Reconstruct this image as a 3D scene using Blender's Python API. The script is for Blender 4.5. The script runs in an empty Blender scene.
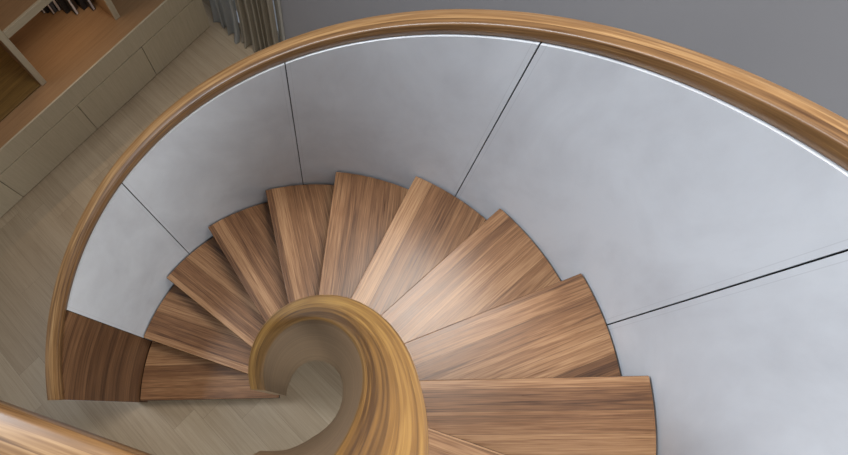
import bpy, math, random
from mathutils import Matrix, Vector
random.seed(4)
PI = math.pi
R = math.radians
scene = bpy.context.scene
COL = scene.collection

# ------------------------------------------------------------------ helpers
def tag(o, label=None, cat=None, group=None, kind=None):
    if label: o['label'] = label
    if cat: o['category'] = cat
    if group: o['group'] = group
    if kind: o['kind'] = kind
    return o

def empty(name, loc=(0, 0, 0), rz=0.0):
    o = bpy.data.objects.new(name, None)
    o.empty_display_size = 0.1
    COL.objects.link(o)
    o.location = loc
    o.rotation_euler = (0, 0, rz)
    return o

def link(name, me, mat=None, parent=None, smooth=False):
    o = bpy.data.objects.new(name, me)
    COL.objects.link(o)
    if mat: me.materials.append(mat)
    if parent: o.parent = parent
    if smooth:
        for p in me.polygons: p.use_smooth = True
    return o

class MB:
    """collects faces with uv coordinates"""
    def __init__(s):
        s.v = []; s.f = []; s.uv = []
    def face(s, pts, uvs):
        b = len(s.v)
        s.v += [tuple(p) for p in pts]
        s.f.append(tuple(range(b, b + len(pts))))
        s.uv += list(uvs)
    def box(s, x0, x1, y0, y1, z0, z1, grain='x'):
        P = lambda x, y, z: (x, y, z)
        def q(pts):
            uv = []
            n = (Vector(pts[1]) - Vector(pts[0])).cross(Vector(pts[2]) - Vector(pts[0]))
            ax = max(range(3), key=lambda i: abs(n[i]))
            g = 'xyz'.index(grain)
            oth = [i for i in range(3) if i != ax]
            if g in oth:
                a = g; b = [i for i in oth if i != g][0]
            else:
                a, b = oth
            for p in pts: uv.append((p[a], p[b] + 0.37 * p[ax]))
            s.face(pts, uv)
        q([P(x0, y0, z0), P(x0, y1, z0), P(x1, y1, z0), P(x1, y0, z0)])
        q([P(x0, y0, z1), P(x1, y0, z1), P(x1, y1, z1), P(x0, y1, z1)])
        q([P(x0, y0, z0), P(x1, y0, z0), P(x1, y0, z1), P(x0, y0, z1)])
        q([P(x1, y1, z0), P(x0, y1, z0), P(x0, y1, z1), P(x1, y1, z1)])
        q([P(x0, y1, z0), P(x0, y0, z0), P(x0, y0, z1), P(x0, y1, z1)])
        q([P(x1, y0, z0), P(x1, y1, z0), P(x1, y1, z1), P(x1, y0, z1)])
    def mesh(s, name):
        me = bpy.data.meshes.new(name)
        me.from_pydata(s.v, [], s.f)
        l = me.uv_layers.new(name='UVMap')
        for i, u in enumerate(s.uv): l.data[i].uv = u
        import bmesh
        bm = bmesh.new(); bm.from_mesh(me)
        bmesh.ops.remove_doubles(bm, verts=bm.verts, dist=1e-5)
        bm.normal_update()
        bm.to_mesh(me); bm.free()
        return me
    def build(s, name, mat, parent=None, smooth=False, bevel=0.0, seg=2):
        o = link(name, s.mesh(name), mat, parent, smooth)
        if bevel:
            m = o.modifiers.new('bevel', 'BEVEL'); m.width = bevel; m.segments = seg
            m.limit_method = 'ANGLE'; m.angle_limit = R(35)
        return o

def autosmooth(o, ang=35):
    me = o.data
    for p in me.polygons: p.use_smooth = True
    import bmesh
    bm = bmesh.new(); bm.from_mesh(me)
    for e in bm.edges:
        if len(e.link_faces) == 2 and e.calc_face_angle(0) > R(ang): e.smooth = False
    bm.to_mesh(me); bm.free()
    return o

def sweep(sections, us, vs=None, edge=None):
    """sections: list of closed rings of 3d points; u per section, v accumulates round the ring"""
    mb = MB()
    n = len(sections[0])
    if vs is None:
        vs = [0.0]
        mid = sections[len(sections) // 2]
        for j in range(n):
            vs.append(vs[-1] + (Vector(mid[(j + 1) % n]) - Vector(mid[j])).length)
    for i in range(len(sections) - 1):
        A, B = sections[i], sections[i + 1]
        for j in range(n):
            k = (j + 1) % n
            mb.face([A[j], B[j], B[k], A[k]], [(us[i], vs[j]), (us[i + 1], vs[j]), (us[i + 1], vs[j + 1]), (us[i], vs[j + 1])])
    for S, u, rev in ((sections[0], us[0], False), (sections[-1], us[-1], True)):
        c = Vector(S[0])
        pts = S if not rev else S[::-1]
        mb.face(pts, [(u + (Vector(p) - c).xy.length, p[2]) for p in pts])
    return mb

# ------------------------------------------------------------------ materials
def new_mat(name):
    m = bpy.data.materials.new(name); m.use_nodes = True
    nt = m.node_tree
    for n in list(nt.nodes): nt.nodes.remove(n)
    out = nt.nodes.new('ShaderNodeOutputMaterial')
    b = nt.nodes.new('ShaderNodeBsdfPrincipled')
    nt.links.new(b.outputs[0], out.inputs[0])
    return m, nt, b, out

def N(nt, t, **kw):
    n = nt.nodes.new(t)
    for k, v in kw.items(): setattr(n, k, v)
    return n

def math_(nt, op, a, b=None, c=None):
    n = N(nt, 'ShaderNodeMath', operation=op)
    for i, x in enumerate((a, b, c)):
        if x is None: continue
        if isinstance(x, (int, float)): n.inputs[i].default_value = x
        else: nt.links.new(x, n.inputs[i])
    return n.outputs[0]

def srgb(r, g, b):
    f = lambda c: ((c / 255 + 0.055) / 1.055) ** 2.4 if c > 10 else c / 255 / 12.92
    return (f(r), f(g), f(b), 1)

def wood(name, dark, mid, light, strip=0.1, length=0.0, tone=0.5, gscale=1.0, rough=0.4, stretch=1.0,
         bump=0.05, gap=0.0, coat=0.0, obj_random=True, contrast=1.0, spec=0.5):
    m, nt, b, out = new_mat(name)
    L = nt.links.new
    uv = N(nt, 'ShaderNodeUVMap')
    sp = N(nt, 'ShaderNodeSeparateXYZ'); L(uv.outputs[0], sp.inputs[0])
    U, V = sp.outputs[0], sp.outputs[1]
    oi = N(nt, 'ShaderNodeObjectInfo')
    rnd = oi.outputs['Random'] if obj_random else 0.37
    sv = math_(nt, 'DIVIDE', V, strip)
    sv = math_(nt, 'ADD', sv, math_(nt, 'MULTIPLY', rnd, 7.3))
    row = math_(nt, 'FLOOR', sv)
    if length:
        w0 = N(nt, 'ShaderNodeTexWhiteNoise', noise_dimensions='1D'); L(row, w0.inputs['W'])
        su = math_(nt, 'ADD', math_(nt, 'DIVIDE', U, length), w0.outputs['Value'])
        colm = math_(nt, 'FLOOR', su)
    else:
        su = None; colm = 0.0
    cmb = N(nt, 'ShaderNodeCombineXYZ'); L(row, cmb.inputs[0])
    if length: L(colm, cmb.inputs[1])
    if obj_random: L(rnd, cmb.inputs[2])
    wn = N(nt, 'ShaderNodeTexWhiteNoise', noise_dimensions='3D'); L(cmb.outputs[0], wn.inputs['Vector'])
    pid = wn.outputs['Value']
    # grain coordinates
    g = N(nt, 'ShaderNodeCombineXYZ')
    L(math_(nt, 'ADD', math_(nt, 'MULTIPLY', U, 1.3 * gscale / stretch), math_(nt, 'MULTIPLY', pid, 37.0)), g.inputs[0])
    L(math_(nt, 'MULTIPLY', V, 40.0 * gscale), g.inputs[1])
    L(math_(nt, 'MULTIPLY', pid, 11.0), g.inputs[2])
    n1 = N(nt, 'ShaderNodeTexNoise'); L(g.outputs[0], n1.inputs['Vector'])
    n1.inputs['Scale'].default_value = 1.0; n1.inputs['Detail'].default_value = 8; n1.inputs['Roughness'].default_value = 0.62
    n1.inputs['Distortion'].default_value = 0.55
    # growth ring lines
    ringv = math_(nt, 'ADD', math_(nt, 'MULTIPLY', n1.outputs[0], 34.0), math_(nt, 'MULTIPLY', V, 120.0 * gscale))
    ring = math_(nt, 'MULTIPLY', math_(nt, 'ADD', math_(nt, 'SINE', ringv), 1.0), 0.5)
    # pores
    g2 = N(nt, 'ShaderNodeCombineXYZ')
    L(math_(nt, 'ADD', math_(nt, 'MULTIPLY', U, 9.0 * gscale), math_(nt, 'MULTIPLY', pid, 19.0)), g2.inputs[0])
    L(math_(nt, 'MULTIPLY', V, 210.0 * gscale), g2.inputs[1])
    n2 = N(nt, 'ShaderNodeTexNoise'); L(g2.outputs[0], n2.inputs['Vector'])
    n2.inputs['Scale'].default_value = 1.0; n2.inputs['Detail'].default_value = 2
    t = math_(nt, 'ADD', math_(nt, 'MULTIPLY', n1.outputs[0], 0.95 * contrast), math_(nt, 'MULTIPLY', math_(nt, 'POWER', ring, 2.5), -0.26 * contrast))
    t = math_(nt, 'ADD', t, math_(nt, 'MULTIPLY', math_(nt, 'SUBTRACT', n2.outputs[0], 0.5), 0.85 * contrast))
    t = math_(nt, 'ADD', t, math_(nt, 'MULTIPLY', math_(nt, 'SUBTRACT', pid, 0.5), tone))
    t = math_(nt, 'ADD', t, 0.5 - 0.395 * contrast)
    cr = N(nt, 'ShaderNodeValToRGB'); L(t, cr.inputs[0])
    e = cr.color_ramp.elements
    e[0].position = 0.12; e[0].color = dark
    e[1].position = 0.9; e[1].color = light
    x = e.new(0.5); x.color = mid
    colout = cr.outputs[0]
    if gap:
        fv = math_(nt, 'FRACT', sv)
        d = math_(nt, 'MINIMUM', fv, math_(nt, 'SUBTRACT', 1.0, fv))
        d = math_(nt, 'MULTIPLY', d, strip)
        if length:
            fu = math_(nt, 'FRACT', su)
            d2 = math_(nt, 'MULTIPLY', math_(nt, 'MINIMUM', fu, math_(nt, 'SUBTRACT', 1.0, fu)), length)
            d = math_(nt, 'MINIMUM', d, d2)
        k = math_(nt, 'LESS_THAN', d, gap)
        mx = N(nt, 'ShaderNodeMixRGB'); L(math_(nt, 'MULTIPLY', k, 0.55), mx.inputs[0]); L(colout, mx.inputs[1])
        mx.inputs[2].default_value = tuple(c * 0.35 for c in dark[:3]) + (1,)
        colout = mx.outputs[0]
    L(colout, b.inputs['Base Color'])
    rr = math_(nt, 'ADD', math_(nt, 'MULTIPLY', n2.outputs[0], 0.16), rough - 0.08)
    L(rr, b.inputs['Roughness'])
    b.inputs['Specular IOR Level'].default_value = spec
    if coat:
        b.inputs['Coat Weight'].default_value = coat; b.inputs['Coat Roughness'].default_value = 0.3
    bp = N(nt, 'ShaderNodeBump'); bp.inputs['Strength'].default_value = bump; bp.inputs['Distance'].default_value = 0.002
    L(n2.outputs[0], bp.inputs['Height']); L(bp.outputs[0], b.inputs['Normal'])
    return m

def plain(name, col, rough=0.6, var=0.0, scale=3.0, metal=0.0, spec=0.5):
    m, nt, b, out = new_mat(name)
    b.inputs['Roughness'].default_value = rough; b.inputs['Metallic'].default_value = metal
    b.inputs['Specular IOR Level'].default_value = spec
    b.inputs['Base Color'].default_value = col
    if var:
        tc = N(nt, 'ShaderNodeTexCoord')
        n = N(nt, 'ShaderNodeTexNoise'); n.inputs['Scale'].default_value = scale; n.inputs['Detail'].default_value = 6
        n.inputs['Roughness'].default_value = 0.65
        nt.links.new(tc.outputs['Object'], n.inputs['Vector'])
        cr = N(nt, 'ShaderNodeValToRGB'); nt.links.new(n.outputs[0], cr.inputs[0])
        e = cr.color_ramp.elements
        e[0].position = 0.3; e[1].position = 0.72
        e[0].color = tuple(c * (1 - var) for c in col[:3]) + (1,)
        e[1].color = tuple(min(1, c * (1 + var)) for c in col[:3]) + (1,)
        nt.links.new(cr.outputs[0], b.inputs['Base Color'])
    return m

M = {}
M['tread'] = wood('walnut_tread', srgb(74, 47, 30), srgb(137, 97, 65), srgb(190, 148, 108), strip=0.075, tone=0.38, rough=0.31, gscale=0.9, stretch=1.5, contrast=0.66, bump=0.04, gap=0.0006)
M['rail'] = wood('walnut_handrail', srgb(78, 52, 30), srgb(134, 99, 62), srgb(196, 159, 112), strip=0.03, tone=0.3, rough=0.34, gscale=0.6, stretch=2.0, bump=0.03, obj_random=False, contrast=0.7)
M['rail_gold'] = wood('walnut_handrail_golden', srgb(80, 54, 26), srgb(134, 97, 50), srgb(190, 150, 84), strip=0.034, tone=0.42, rough=0.36, gscale=0.9, stretch=1.6, bump=0.02, obj_random=False, contrast=0.8)
M['endpanel'] = wood('walnut_curved_panel', srgb(66, 42, 26), srgb(104, 72, 48), srgb(142, 104, 72), strip=0.07, tone=0.4, rough=0.45, gscale=0.6, stretch=4, bump=0.03, obj_random=False)
M['ribbon'] = wood('walnut_ribbon_wall', srgb(96, 76, 56), srgb(136, 110, 84), srgb(164, 138, 108), strip=0.2, tone=0.12, rough=0.42, gscale=0.5, stretch=5, bump=0.02, obj_random=False, contrast=0.7)
M['riser'] = wood('walnut_riser_shaded', srgb(30, 20, 14), srgb(48, 32, 22), srgb(66, 46, 32), strip=0.1, rough=0.5)  # darkened so the shade under the nosings is in the colour
M['floor'] = wood('pale_oak_floor', srgb(150, 131, 107), srgb(172, 153, 128), srgb(190, 173, 148), strip=0.2, length=2.2, tone=0.3, rough=0.36, gscale=0.7, stretch=2.0, bump=0.02, gap=0.0009, obj_random=False, contrast=0.5)
M['oak'] = wood('pale_oak_veneer', srgb(164, 150, 126), srgb(182, 168, 143), srgb(196, 182, 157), strip=0.6, tone=0.1, rough=0.5, gscale=1.6, bump=0.02, contrast=0.5, obj_random=False)
M['oak_warm_lit'] = wood('warm_lit_oak_lining', srgb(128, 98, 68), srgb(150, 117, 84), srgb(164, 131, 96), strip=0.5, tone=0.15, rough=0.45, gscale=0.8, bump=0.02, contrast=0.5, obj_random=False)  # oak's own tone plus the orange of warm shelf light in the colour
M['oak_gold'] = wood('golden_oak_lining', srgb(80, 60, 26), srgb(114, 88, 44), srgb(140, 110, 60), strip=0.3, tone=0.15, rough=0.4, gscale=0.7, bump=0.02, contrast=0.7, obj_random=False)
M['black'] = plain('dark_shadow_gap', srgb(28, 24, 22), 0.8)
M['wall'] = plain('grey_wall_paint', srgb(154, 152, 155), 0.85, 0.015, 2.0)
M['white'] = plain('soft_white_paint', srgb(200, 198, 190), 0.6)
M['soffit'] = plain('white_plaster', srgb(210, 210, 208), 0.8, 0.02, 2.0)
M['sheer'] = None

def mat_panel():
    m, nt, b, out = new_mat('polished_plaster_panel')
    L = nt.links.new
    tc = N(nt, 'ShaderNodeTexCoord')
    mp = N(nt, 'ShaderNodeMapping'); L(tc.outputs['Object'], mp.inputs[0])
    mp.inputs['Scale'].default_value = (1, 1, 0.7)
    n = N(nt, 'ShaderNodeTexNoise'); n.inputs['Scale'].default_value = 3.2; n.inputs['Detail'].default_value = 8
    n.inputs['Roughness'].default_value = 0.6; n.inputs['Distortion'].default_value = 0.5
    L(mp.outputs[0], n.inputs['Vector'])
    n2 = N(nt, 'ShaderNodeTexNoise'); n2.inputs['Scale'].default_value = 14; n2.inputs['Detail'].default_value = 4
    L(mp.outputs[0], n2.inputs['Vector'])
    t = math_(nt, 'ADD', math_(nt, 'MULTIPLY', n.outputs[0], 0.8), math_(nt, 'MULTIPLY', n2.outputs[0], 0.2))
    cr = N(nt, 'ShaderNodeValToRGB'); L(t, cr.inputs[0])
    e = cr.color_ramp.elements
    e[0].position = 0.34; e[0].color = srgb(202, 205, 211)
    e[1].position = 0.6; e[1].color = srgb(216, 220, 226)
    # fine line running 16 mm inside the panel edges
    at = N(nt, 'ShaderNodeAttribute', attribute_name='edge')
    d = math_(nt, 'ABSOLUTE', math_(nt, 'SUBTRACT', at.outputs['Fac'], 0.017))
    k = math_(nt, 'LESS_THAN', d, 0.0011)
    mx = N(nt, 'ShaderNodeMixRGB'); L(math_(nt, 'MULTIPLY', k, 0.25), mx.inputs[0]); L(cr.outputs[0], mx.inputs[1])
    mx.inputs[2].default_value = srgb(160, 162, 168)
    L(mx.outputs[0], b.inputs['Base Color'])
    b.inputs['Roughness'].default_value = 0.55
    b.inputs['Specular IOR Level'].default_value = 0.3
    return m
M['panel'] = mat_panel()

def mat_cloth(name, col, transl):
    m, nt, b, out = new_mat(name)
    b.inputs['Base Color'].default_value = col
    b.inputs['Roughness'].default_value = 0.9
    tr = N(nt, 'ShaderNodeBsdfTranslucent'); tr.inputs[0].default_value = col
    mx = N(nt, 'ShaderNodeMixShader'); mx.inputs[0].default_value = transl
    nt.links.new(b.outputs[0], mx.inputs[1]); nt.links.new(tr.outputs[0], mx.inputs[2])
    nt.links.new(mx.outputs[0], out.inputs[0])
    return m
M['drape'] = mat_cloth('taupe_linen_drape', srgb(178, 168, 150), 0.25)
M['sheer'] = mat_cloth('pale_sheer_cloth', srgb(205, 204, 200), 0.6)

# ------------------------------------------------------------------ staircase dimensions
H = 0.17                    # rise
DA = 20.014                 # degrees per tread
TH0 = 174.889               # bearing of first nosing; the flight climbs clockwise
RO = 1.1916                 # tread outer radius
RW = 1.2016                 # face of the curved wall
NT = 12
def hz(a): return H * a / DA
def pol(r, a, z):
    t = R(TH0 - a)
    return (r * math.cos(t), r * math.sin(t), z)
def lerp(tab, x):
    if x <= tab[0][0]: return tab[0][1]
    for (a, va), (b, vb) in zip(tab, tab[1:]):
        if x <= b: return va + (vb - va) * (x - a) / (b - a)
    return tab[-1][1]
def frange(a, b, step):
    n = max(1, int(math.ceil((b - a) / step)))
    return [a + (b - a) * i / n for i in range(n + 1)]

stair = empty('spiral_staircase')
tag(stair, 'walnut spiral staircase with white curved wall panels and wooden handrails', 'staircase')

# treads: one mesh, copied, each turned about the axis
def tread_mesh(a_back=21.6, th=0.016, y0=0.008, RO=RO, zt=0.0):
    pts = []
    ri = 0.235
    pts.append((ri, y0)); 
    for i in range(1, 9):
        pts.append((ri + (math.sqrt(RO**2 - y0**2) - ri) * i / 8, y0))
    n = 22
    for i in range(1, n + 1):
        t = -R(a_back) * i / n
        pts.append((RO * math.cos(t), RO * math.sin(t)))
    pts.append((ri * math.cos(R(a_back)), -ri * math.sin(R(a_back))))
    mb = MB()
    top = [(x, y, zt) for x, y in pts]; bot = [(x, y, zt - th) for x, y in pts]
    mb.face(top[::-1], [(p[0], p[1]) for p in top[::-1]])
    mb.face(bot, [(p[0], p[1]) for p in bot])
    for i in range(len(pts)):
        j = (i + 1) % len(pts)
        mb.face([top[i], top[j], bot[j], bot[i]], [(p[0], p[1] + p[2]) for p in (top[i], top[j], bot[j], bot[i])])
    return mb
first = tread_mesh().build('tread', M['tread'], stair, bevel=0.0025)
first.location = (0, 0, H); first.rotation_euler = (0, 0, R(TH0))
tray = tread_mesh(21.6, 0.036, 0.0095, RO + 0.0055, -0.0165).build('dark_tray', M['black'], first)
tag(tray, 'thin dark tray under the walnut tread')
for i in range(1, NT):
    c = first.copy(); COL.objects.link(c); c.parent = stair
    c.location = (0, 0, H * (i + 1)); c.rotation_euler = (0, 0, R(TH0 - DA * i))
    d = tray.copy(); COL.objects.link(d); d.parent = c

# risers
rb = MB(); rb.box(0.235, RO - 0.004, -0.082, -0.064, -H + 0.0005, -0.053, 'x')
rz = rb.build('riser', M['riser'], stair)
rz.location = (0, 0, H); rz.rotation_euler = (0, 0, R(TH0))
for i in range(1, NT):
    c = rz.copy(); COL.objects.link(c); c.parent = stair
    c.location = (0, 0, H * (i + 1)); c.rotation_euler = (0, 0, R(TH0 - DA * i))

# underside of the flight
secs, us = [], []
for a in frange(26, DA * NT, 3):
    z1 = hz(a) - 0.09; z0 = max(z1 - 0.06, 0.001)
    secs.append([pol(0.272, a, z0), pol(1.212, a, z0), pol(1.212, a, z1 - 0.02), pol(0.272, a, z1 - 0.02)])
    us.append(R(a) * 0.7)
sweep(secs, us).build('soffit', M['soffit'], stair)

# outer wall core, thin and dark behind the panels
A_END = 236.0
A0 = -0.95
secs, us = [], []
for a in frange(A0 + 0.15, A_END, 3):
    zb = max(hz(a) - 0.24, 0.0); zt = hz(a) + 1.128
    secs.append([pol(1.2155, a, zb), pol(1.262, a, zb), pol(1.262, a, zt), pol(1.2155, a, zt)])
    us.append(R(a) * 1.24)
sweep(secs, us).build('balustrade_core', M['black'], stair)
# outside skin of the wall
secs, us = [], []
for a in frange(A0 + 0.15, A_END, 3):
    zb = max(hz(a) - 0.24, 0.0); zt = hz(a) + 1.126
    secs.append([pol(1.2622, a, zb), pol(1.275, a, zb), pol(1.275, a, zt), pol(1.2622, a, zt)])
    us.append(R(a) * 1.27)
autosmooth(sweep(secs, us).build('outer_cladding', M['soffit'], stair))

# curved white panels, one per bay
def panel(a0, a1, mat, name, gap=0.35, zt_off=1.133, zb_off=-0.2):
    a0 += gap * 0.5; a1 -= gap * 0.5
    r0, r1 = RW, 1.2145
    A = frange(a0, a1, 1.5)
    if len(A) % 2 == 0: A = [a0 + (a1 - a0) * i / len(A) for i in range(len(A) + 1)]
    nz = 12
    mb = MB(); edge = []
    grid = []
    for a in A:
        zb = max(hz(a) + zb_off, 0.001); zt = hz(a) + zt_off
        col = []
        fr = [0, 0.03] + [0.03 + 0.94 * k / nz for k in range(1, nz + 1)] + [1.0]
        for f_ in fr: col.append(zb + (zt - zb) * f_)
        grid.append(col)
    def uvp(i, z): return (R(A[i]) * RW, z)
    for i in range(len(A) - 1):
        for k in range(len(grid[0]) - 1):
            z00, z01, z10, z11 = grid[i][k], grid[i][k + 1], grid[i + 1][k], grid[i + 1][k + 1]
            mb.face([pol(r0, A[i], z00), pol(r0, A[i + 1], z10), pol(r0, A[i + 1], z11), pol(r0, A[i], z01)],
                    [uvp(i, z00), uvp(i + 1, z10), uvp(i + 1, z11), uvp(i, z01)])
        for k in (0, len(grid[0]) - 1):
            z0, z1 = grid[i][k], grid[i + 1][k]
            mb.face([pol(r0, A[i], z0), pol(r0, A[i + 1], z1), pol(r1, A[i + 1], z1), pol(r1, A[i], z0)],
                    [uvp(i, z0), uvp(i + 1, z1), uvp(i + 1, z1 + .01), uvp(i, z0 + .01)])
        z0, z1, z2, z3 = grid[i][0], grid[i + 1][0], grid[i + 1][-1], grid[i][-1]
        mb.face([pol(r1, A[i], z0), pol(r1, A[i], z3), pol(r1, A[i + 1], z2), pol(r1, A[i + 1], z1)],
                [uvp(i, z0), uvp(i, z3), uvp(i + 1, z2), uvp(i + 1, z1)])
    for i in (0, len(A) - 1):
        z0, z1 = grid[i][0], grid[i][-1]
        mb.face([pol(r0, A[i], z0), pol(r0, A[i], z1), pol(r1, A[i], z1), pol(r1, A[i], z0)],
                [(0, z0), (0, z1), (.01, z1), (.01, z0)])
    o = mb.build(name, mat, stair)
    me = o.data
    at = me.attributes.new('edge', 'FLOAT', 'POINT')
    for k, v in enumerate(me.vertices):
        a = TH0 - math.degrees(math.atan2(v.co.y, v.co.x))
        a = (a + 30) % 360 - 30
        zt = hz(a) + zt_off
        at.data[k].value = min(R(a - a0) * RW, R(a1 - a) * RW)
    autosmooth(o, 40)
    return o
SE = [19.4, 49.95, 90.4, 130.0, 170.0, 205.0, A_END]
panel(A0, SE[0], M['endpanel'], 'walnut_wall_panel', gap=0.06, zb_off=-0.5)
for a, b in zip(SE, SE[1:]): panel(a, b, M['panel'], 'plaster_panel', gap=0.24)

# outer handrail
def rail_profile(r0, r1, zt, th, drop=0.012, b=0.009):
    """rounded bar seen in section: list of (r, dz)"""
    w = r1 - r0
    P = [(r0 + 0.004, -th), (r0, -th + 0.004), (r0, -b)]
    for k in range(1, 5):
        t = PI / 2 * k / 4
        P.append((r0 + b - b * math.cos(t), -b + b * math.sin(t)))
    for k in range(1, 6):
        f = k / 6
        P.append((r0 + b + (w - b - 0.014) * f, -drop * f * f * 0.8 + 0.0015 * math.sin(PI * f)))
    bo = 0.013
    for k in range(0, 5):
        t = PI / 2 * k / 4
        P.append((r1 - bo + bo * math.sin(t), -drop - bo + bo * math.cos(t)))
    P += [(r1, -th + 0.006), (r1 - 0.006, -th)]
    return [(r, zt + z) for r, z in P]
secs, us = [], []
pr = rail_profile(RW + 0.0055, 1.284, 1.182, 0.048)
for a in frange(A0, A_END, 1.5):
    secs.append([pol(r, a, hz(a) + z) for r, z in pr]); us.append(R(a) * 1.24)
autosmooth(sweep(secs, us).build('outer_handrail', M['rail'], stair), 50)

# inner ribbon: a tight wall wound round the eye of the stair, with a broad rail on it
R_OUT = [(0, .264), (60, .269), (110, .273), (155, .280), (190, .284), (210, .294), (240, .296)]
R_BOT = [(0, .200), (63, .201), (106, .194), (138, .188), (166, .179), (187, .1735), (227, .180), (250, .184), (271, .198), (290, .2)]
A_RIB = 288.0
Z_LAND = 2.74
def ztop(a):
    z = hz(a) + 1.115
    if a > 222:
        z0 = hz(222) + 1.115
        f = (a - 222) / (A_RIB - 222)
        f2 = f * f * (3 - 2 * f)
        z = z0 + (Z_LAND - z0) * f2 + 0.10 * math.sin(PI * min(1, f * 1.0)) * (1 - f)
    return z
secs, us = [], []
NV = 8
AR0 = 2.2
for a in frange(AR0, A_RIB, 2):
    zb = max(hz(a) - 0.28, 0.0); zt = ztop(a) - 0.046
    ring = []
    ro = lerp(R_OUT, a) - 0.006
    rt = 0.2; rb_ = lerp(R_BOT, a)
    for k in range(NV + 1):
        f = k / NV
        f3 = f * f
        ring.append(pol(rt + (rb_ - rt) * f3, a, zt + (zb - zt) * f))
    ring.append(pol(ro, a, zb)); ring.append(pol(ro, a, zt))
    secs.append(ring); us.append(R(a) * 0.24)
autosmooth(sweep(secs, us).build('ribbon_wall', M['ribbon'], stair), 50)
secs, us = [], []
for a in frange(AR0, A_RIB, 1.5):
    ro = lerp(R_OUT, a)
    pr = rail_profile(0.194, ro, 0, 0.05, 0.006, 0.024)
    secs.append([pol(r, a, ztop(a) + z) for r, z in pr]); us.append(R(a) * 0.26)
autosmooth(sweep(secs, us).build('inner_handrail', M['rail_gold'], stair), 50)

# ------------------------------------------------------------------ landing guard at the top
lr = empty('landing_railing', (-0.35, -0.3, 2.04))
tag(lr, 'golden brown wooden handrail crossing the bottom left corner, nearest to the camera', 'railing')
t_end = R(TH0 - A_RIB)
P0 = Vector((0.194 * math.cos(t_end), 0.194 * math.sin(t_end)))
E0 = Vector((-0.454, -0.019)); E1 = Vector((-0.178, -0.138))     # line of the rail's near edge
dirv = (E0 - E1).normalized()
nrm = Vector((dirv.y, -dirv.x))
if nrm.dot(Vector((0, -1))) < 0: nrm = -nrm
def edge_pt(s):
    # s metres along; small bow
    p = E1 + dirv * s
    bow = 0.004 * math.cos((s - 0.16) * 6) if s < 0.6 else 0.0
    return p - nrm * 0.0
secs, us = [], []
LOC = Vector((-0.35, -0.3, 2.04))
Z_RAIL = 2.70
pr = [(r + 0.010, z) for r, z in rail_profile(0.0, 0.125, 0.0, 0.05, 0.006, 0.014)]
for s in frange(-0.085, 1.45, 0.03):
    p = edge_pt(s)
    secs.append([Vector((p.x + nrm.x * r, p.y + nrm.y * r, Z_RAIL + z)) - LOC for r, z in pr]); us.append(s * 1.0)
autosmooth(sweep(secs, us).build('handrail', M['rail'], lr), 50)
for s in (1.15, 1.4):
    p = edge_pt(s) + nrm * 0.062
    mb = MB(); q = Vector((p.x, p.y, 0)) - Vector((LOC.x, LOC.y, 0))
    mb.box(q.x - 0.02, q.x + 0.02, q.y - 0.02, q.y + 0.02, 0.0, Z_RAIL - 0.05 - LOC.z, 'z')
    mb.build('post', M['rail'], lr, bevel=0.002)

# landing slab (mostly behind and below the camera)
mb = MB()
s0 = E1 - dirv * 0.02 + nrm * 0.215; s1 = E1 + dirv * 2.3 + nrm * 0.215
pA = pol(0.30, 240.2, 0); pB = pol(1.19, 240.2, 0)
poly = [(pA[0], pA[1]), (pB[0], pB[1]), (pB[0], -2.4), (s1.x - 0.8, -2.4), (s1.x, s1.y), (s0.x, s0.y)]
for z, rv in ((2.21 - 0.17, False), (1.86, True)):
    P = [(x, y, z) for x, y in poly]
    if not rv: P = P[::-1]
    mb.face(P, [(p[0], p[1]) for p in P])
for i in range(len(poly)):
    a_, b_ = poly[i], poly[(i + 1) % len(poly)]
    mb.face([(*a_, 1.86), (*a_, 2.04), (*b_, 2.04), (*b_, 1.86)], [(0, 0), (0, .2), (1, .2), (1, 0)])
tag(mb.build('landing', M['floor']), kind='structure')

# ------------------------------------------------------------------ room shell
AC = R(38.4806)
F0 = Vector((-1.53872, 2.36889, 0))
def cw(s, t, z=0):
    return Vector((F0.x + s * math.cos(AC) - t * math.sin(AC), F0.y + s * math.sin(AC) + t * math.cos(AC), z))

mb = MB()
# floor, planks run square to the bookcase
P = [cw(-4.5, -6.5), cw(1.51, -6.5), cw(1.51, 1.25), cw(-4.5, 1.25)]
mb.face(P, [(-6.5, -4.5), (-6.5, 1.51), (1.25, 1.51), (1.25, -4.5)])
tag(mb.build('floor', M['floor']), kind='structure')

def shell(name, mat, boxes, grain='x'):
    mb = MB()
    for b in boxes: mb.box(*b, grain)
    o = mb.build(name, mat)
    o.location = F0; o.rotation_euler = (0, 0, AC)
    return tag(o, kind='structure')
# grey wall beside the stair, with the window bay left open
T_EDGE = -0.766
shell('wall_right', M['wall'], [(1.51, 1.66, -6.5, T_EDGE, 0, 3.0), (1.51, 1.66, T_EDGE, 1.25, 2.9, 3.0)])
shell('wall_back', M['wall'], [(-4.5, 1.66, 1.25, 1.4, 0, 4.2)])
shell('trim_1', M['white'], [(1.492, 1.53, T_EDGE - 0.001, T_EDGE + 0.045, 0.0, 2.9)], 'z')
wf = shell('window_1', M['white'], [(1.58, 1.63, T_EDGE + 0.046, T_EDGE + 0.11, 0.0, 2.9), (1.58, 1.63, 1.18, 1.249, 0.0, 2.9),
                                     (1.58, 1.63, T_EDGE + 0.11, 1.18, 0.0, 0.07), (1.58, 1.63, T_EDGE + 0.11, 1.18, 2.83, 2.9),
                                     (1.58, 1.63, 0.18, 0.24, 0.07, 2.83)], 'z')
gm, gnt, gb, gout = new_mat('window_glass')
gb.inputs['Transmission Weight'].default_value = 1.0; gb.inputs['Roughness'].default_value = 0.0
gb.inputs['IOR'].default_value = 1.05
mb = MB(); mb.box(1.603, 1.607, T_EDGE + 0.11, 0.18, 0.07, 2.83); mb.box(1.603, 1.607, 0.24, 1.18, 0.07, 2.83)
gp = mb.build('window_pane', gm, wf)

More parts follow.
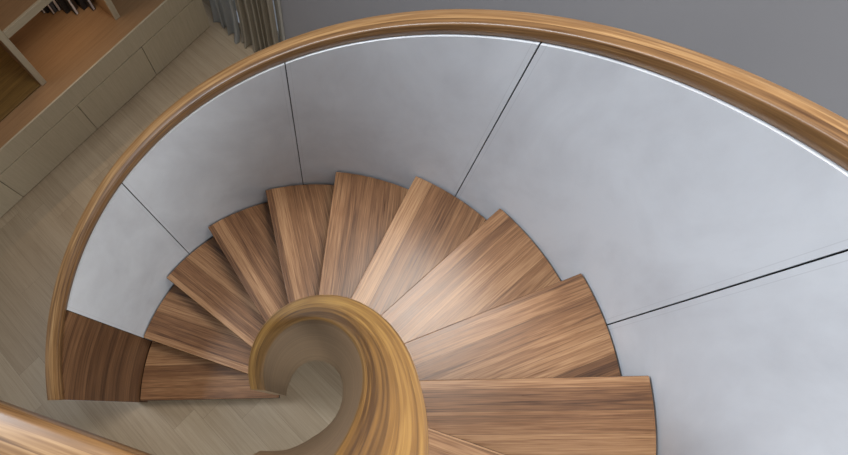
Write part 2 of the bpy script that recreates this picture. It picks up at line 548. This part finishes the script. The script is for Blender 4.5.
# ------------------------------------------------------------------ bookcase
bc = empty('bookcase', F0, AC)
tag(bc, 'long low built-in oak bookcase with drawer fronts and open shelving above', 'bookcase')
S0, S1 = -2.6, 1.325
ZT = 0.53; TC = 0.175
mb = MB()
mb.box(S0, S1, 0.02, 1.24, 0.0, 0.35, 'z')
mb.build('body', M['oak'], bc)
mb = MB(); mb.box(S0, S1, 0.0, 1.24, 0.356, ZT - 0.002, 'z')
mb.build('fascia', M['oak'], bc, bevel=0.004, seg=3)
mb = MB(); mb.box(S0, S1, 0.012, 1.24, ZT - 0.0015, ZT, 'x')
mb.build('bench_top', M['oak_warm_lit'], bc)
for a, b in ((-2.6, -1.6), (-1.6, -0.828), (-0.828, 0.0), (0.0, 0.685), (0.685, S1)):
    mb = MB(); mb.box(a + 0.0025, b - 0.0025, 0.0, 0.0195, 0.012, 0.350, 'z')
    mb.build('drawer', M['oak'], bc, bevel=0.0015)
# uprights and shelf
def part(name, mat, b, grain='z', bevel=0.002):
    mb = MB(); mb.box(*b, grain)
    return mb.build(name, mat, bc, bevel=bevel)
TB = 1.235
for s in (-0.088, 0.66):
    part('divider', M['oak_warm_lit'], (s, s + 0.045, TC + 0.021, TB, ZT, 2.4))
    part('divider_edge', M['oak'], (s, s + 0.045, TC, TC + 0.0205, ZT, 2.4))
part('divider', M['oak_warm_lit'], (-1.1, -1.055, TC, TB, ZT, 2.4))
part('shelf', M['oak_warm_lit'], (-0.042, 0.659, TC + 0.021, 0.62, 0.985, 1.036), 'x')
part('shelf_edge', M['oak'], (-0.042, 0.659, TC, TC + 0.0205, 0.983, 1.038), 'x')
part('back_panel', M['oak_warm_lit'], (S0, S1, TB + 0.0005, TB + 0.012, ZT, 2.4), 'x')
# left bay: recessed, darker golden lining
part('left_bay_lining', M['oak_gold'], (-1.052, -0.096, TC + 0.012, TB - 0.001, ZT + 0.001, ZT + 0.012), 'x')

# books standing in the bay: dark covers, pale fore-edges facing out
books_pos = [(0.332, 0.68, 0.018, 0.26, 'charcoal', 0), (0.354, 0.665, 0.022, 0.24, 'black', 1), (0.378, 0.615, 0.019, 0.27, 'dark brown', 0),
             (0.401, 0.62, 0.022, 0.25, 'slate', 1), (0.428, 0.60, 0.027, 0.28, 'black', 0), (0.464, 0.535, 0.040, 0.26, 'black', 1),
             (0.499, 0.457, 0.024, 0.27, 'charcoal', 0), (0.530, 0.505, 0.030, 0.24, 'dark brown', 1), (0.575, 0.45, 0.040, 0.27, 'black', 1), (0.611, 0.382, 0.024, 0.27, 'charcoal', 0)]
cols = {'charcoal': srgb(52, 50, 52), 'dark brown': srgb(62, 46, 38), 'black': srgb(28, 27, 30), 'slate': srgb(66, 70, 80)}
M['pages'] = plain('paper_pages', srgb(196, 190, 192), 0.8)
for c in cols: M['cover_' + c] = plain('book_cover_' + c.replace(' ', '_'), cols[c], 0.5)
plc = ['leftmost of the row', 'second from the left', 'third from the left', 'fourth from the left', 'fifth from the left',
       'fifth from the right', 'fourth from the right', 'third from the right', 'second from the right', 'rightmost of the row']
for k, (s, t, w, hgt, c, sp_) in enumerate(books_pos):
    bk = empty('book', cw(s, t, ZT), AC)
    tag(bk, '%s book in the bookcase, %s facing out, %s' % (c, 'dark spine' if sp_ else 'pale page edges', plc[k]), 'book', 'books standing in the bookcase')
    dp = 0.17
    y0, y1 = (0, 0.005) if sp_ else (dp - 0.005, dp)
    mb = MB()
    mb.box(-w / 2, -w / 2 + 0.004, 0, dp, 0, hgt); mb.box(w / 2 - 0.004, w / 2, 0, dp, 0, hgt); mb.box(-w / 2 + 0.004, w / 2 - 0.004, y0, y1, 0, hgt)
    mb.build('cover', M['cover_' + c], bk)
    p0, p1 = (0.0055, dp - 0.006) if sp_ else (0.006, dp - 0.0055)
    mb = MB(); mb.box(-w / 2 + 0.0042, w / 2 - 0.0042, p0, p1, 0.003, hgt - 0.005)
    mb.build('pages', M['pages'], bk)

# ------------------------------------------------------------------ curtains
def curtain(name, s_mid, t0, t1, amp, folds, mat, hem, ztop_=2.86, seed=0, drift=0.0, thick=0.004):
    rd = random.Random(seed)
    n = folds * 14
    ph = [rd.uniform(-0.5, 0.5) for _ in range(folds + 2)]
    am = [rd.uniform(0.6, 1.25) for _ in range(folds + 2)]
    rows = [0.0, 0.015, 0.04, 0.1, 0.25, 0.5, 0.9, 1.4, 2.0, ztop_]
    mb = MB()
    def pt(i, zi):
        f = i / n; x = folds * (f + 0.05 * math.sin(PI * f) * math.sin(7.0 * f + seed)); k = int(min(x, folds - 1e-6))
        fr = x - k
        a = am[k] * (1 - fr) + am[k + 1] * fr
        p = ph[k] * (1 - fr) + ph[k + 1] * fr
        z = rows[zi]
        flare = 1.0 + 0.35 * math.exp(-z * 3)
        s = s_mid + drift * f + amp * a * flare * math.sin(2 * PI * x + p) + hem * math.exp(-z * 9) * (-1) * (0.5 + 0.5 * math.sin(5.1 * f + seed))
        t = t0 + (t1 - t0) * f + 0.35 * amp * math.cos(4 * PI * x + p)
        zz = z if zi else 0.0015 + 0.004 * (0.5 + 0.5 * math.sin(9 * f))
        return (s, t, zz)
    for i in range(n):
        for j in range(len(rows) - 1):
            P = [pt(i, j), pt(i + 1, j), pt(i + 1, j + 1), pt(i, j + 1)]
            mb.face(P, [(p[1], p[2]) for p in P])
    base = cw(s_mid, (t0 + t1) / 2, 0)
    off = Vector((s_mid, (t0 + t1) / 2, 0))
    mb.v = [(v[0] - off.x, v[1] - off.y, v[2]) for v in mb.v]
    o = mb.build(name, mat, None, smooth=True)
    o.location = base; o.rotation_euler = (0, 0, AC)
    m = o.modifiers.new('thick', 'SOLIDIFY'); m.thickness = thick; m.offset = 0
    return o
c1 = curtain('sheer_curtain', 1.40, 0.0, -0.322, 0.026, 3, M['sheer'], 0.05, seed=3, drift=0.02, thick=0.0015)
tag(c1, 'pale grey sheer curtain puddling on the floor beside the end of the bookcase', 'curtain')
c2 = curtain('drape', 1.425, -0.345, -0.752, 0.027, 6, M['drape'], 0.035, seed=8, drift=0.03)
tag(c2, 'thick taupe drape in deep folds between the sheer curtain and the grey wall', 'curtain')
mb = MB()
mb.box(1.37, 1.455, -0.74, 0.4, 2.862, 2.89)
cr_ = mb.build('curtain_track', M['white']); cr_.location = F0; cr_.rotation_euler = (0, 0, AC)
tag(cr_, 'white curtain track above the drape and the sheer curtain', 'curtain track')

# ------------------------------------------------------------------ light
w = bpy.data.worlds.new('world'); scene.world = w; w.use_nodes = True
bg = w.node_tree.nodes['Background']
bg.inputs[0].default_value = (0.80, 0.88, 1.0, 1); bg.inputs[1].default_value = 0.225

def area(name, loc, target, size, power, color, sy=None):
    l = bpy.data.lights.new(name, 'AREA'); l.energy = power; l.size = size; l.color = color
    if sy: l.shape = 'RECTANGLE'; l.size_y = sy
    o = bpy.data.objects.new(name, l); COL.objects.link(o); o.location = loc
    d = Vector(target) - Vector(loc)
    o.rotation_euler = d.to_track_quat('-Z', 'Y').to_euler()
    return o
area('skylight', (1.05, 0.85, 4.5), (0.1, 0.0, 1.2), 1.1, 44, (1.0, 0.96, 0.9)).data.spread = R(140)
d = area('upper_window_daylight', (-3.7, 1.5, 6.5), (1.2, 0.0, 2.0), 2.0, 62, (0.86, 0.93, 1.0), 1.2)
d.data.spread = R(75)
area('ground_floor_fill_light', (0.1, -2.1, 1.7), (0.1, 0.2, 0.0), 1.4, 44, (0.92, 0.97, 1.0), 1.2)  # added fill with no seen window, brightens the floor under the stair
l = bpy.data.lights.new('warm_fill_light', 'POINT'); l.energy = 14; l.color = (1.0, 0.9, 0.74); l.shadow_soft_size = 0.22  # unseen warm fill, added to brighten the inner rail and right panels
o = bpy.data.objects.new('warm_fill_light', l); COL.objects.link(o); o.location = (0.95, -0.75, 4.15)
area('upper_east_fill_light', (3.5, 1.5, 4.9), (0.0, 0.2, 1.8), 2.2, 46, (1.0, 0.97, 0.92), 1.6)  # unseen light panel added for sheen on the right handrail
# warm strip lights inside the bookcase
area('shelf_strip_light', cw(0.31, 0.24, 0.975), cw(0.31, 0.34, 0.5), 0.6, 0.9, (1.0, 0.72, 0.45), 0.03)
area('upper_strip_light', cw(0.31, 0.4, 2.3), cw(0.31, 0.45, 0.5), 0.6, 1.1, (1.0, 0.72, 0.45), 0.05)
area('left_bay_strip_light', cw(-0.57, 0.9, 2.3), cw(-0.57, 0.7, 0.5), 0.7, 3.0, (1.0, 0.66, 0.35), 0.05)

# ------------------------------------------------------------------ camera
cam = bpy.data.cameras.new('camera'); co = bpy.data.objects.new('camera', cam); COL.objects.link(co)
RM = [[0.9866545, 0.1324594, 0.0946961], [-0.1042054, 0.9605457, -0.2578626], [-0.1251162, 0.2445534, 0.9615298]]
m4 = Matrix(RM).to_4x4(); m4.translation = (0.137776, -0.098235, 3.548399)
co.matrix_world = m4
cam.sensor_width = 36.0; cam.sensor_fit = 'HORIZONTAL'
cam.lens = 499.243 / 848 * 36.0
cam.shift_x = (424 - 272.125) / 848; cam.shift_y = (281.8965 - 227.5) / 848
cam.clip_start = 0.02
scene.camera = co
vs = scene.view_settings
vs.view_transform = 'Standard'; vs.look = 'None'; vs.exposure = 0.0; vs.gamma = 1.0
vs.use_curve_mapping = False
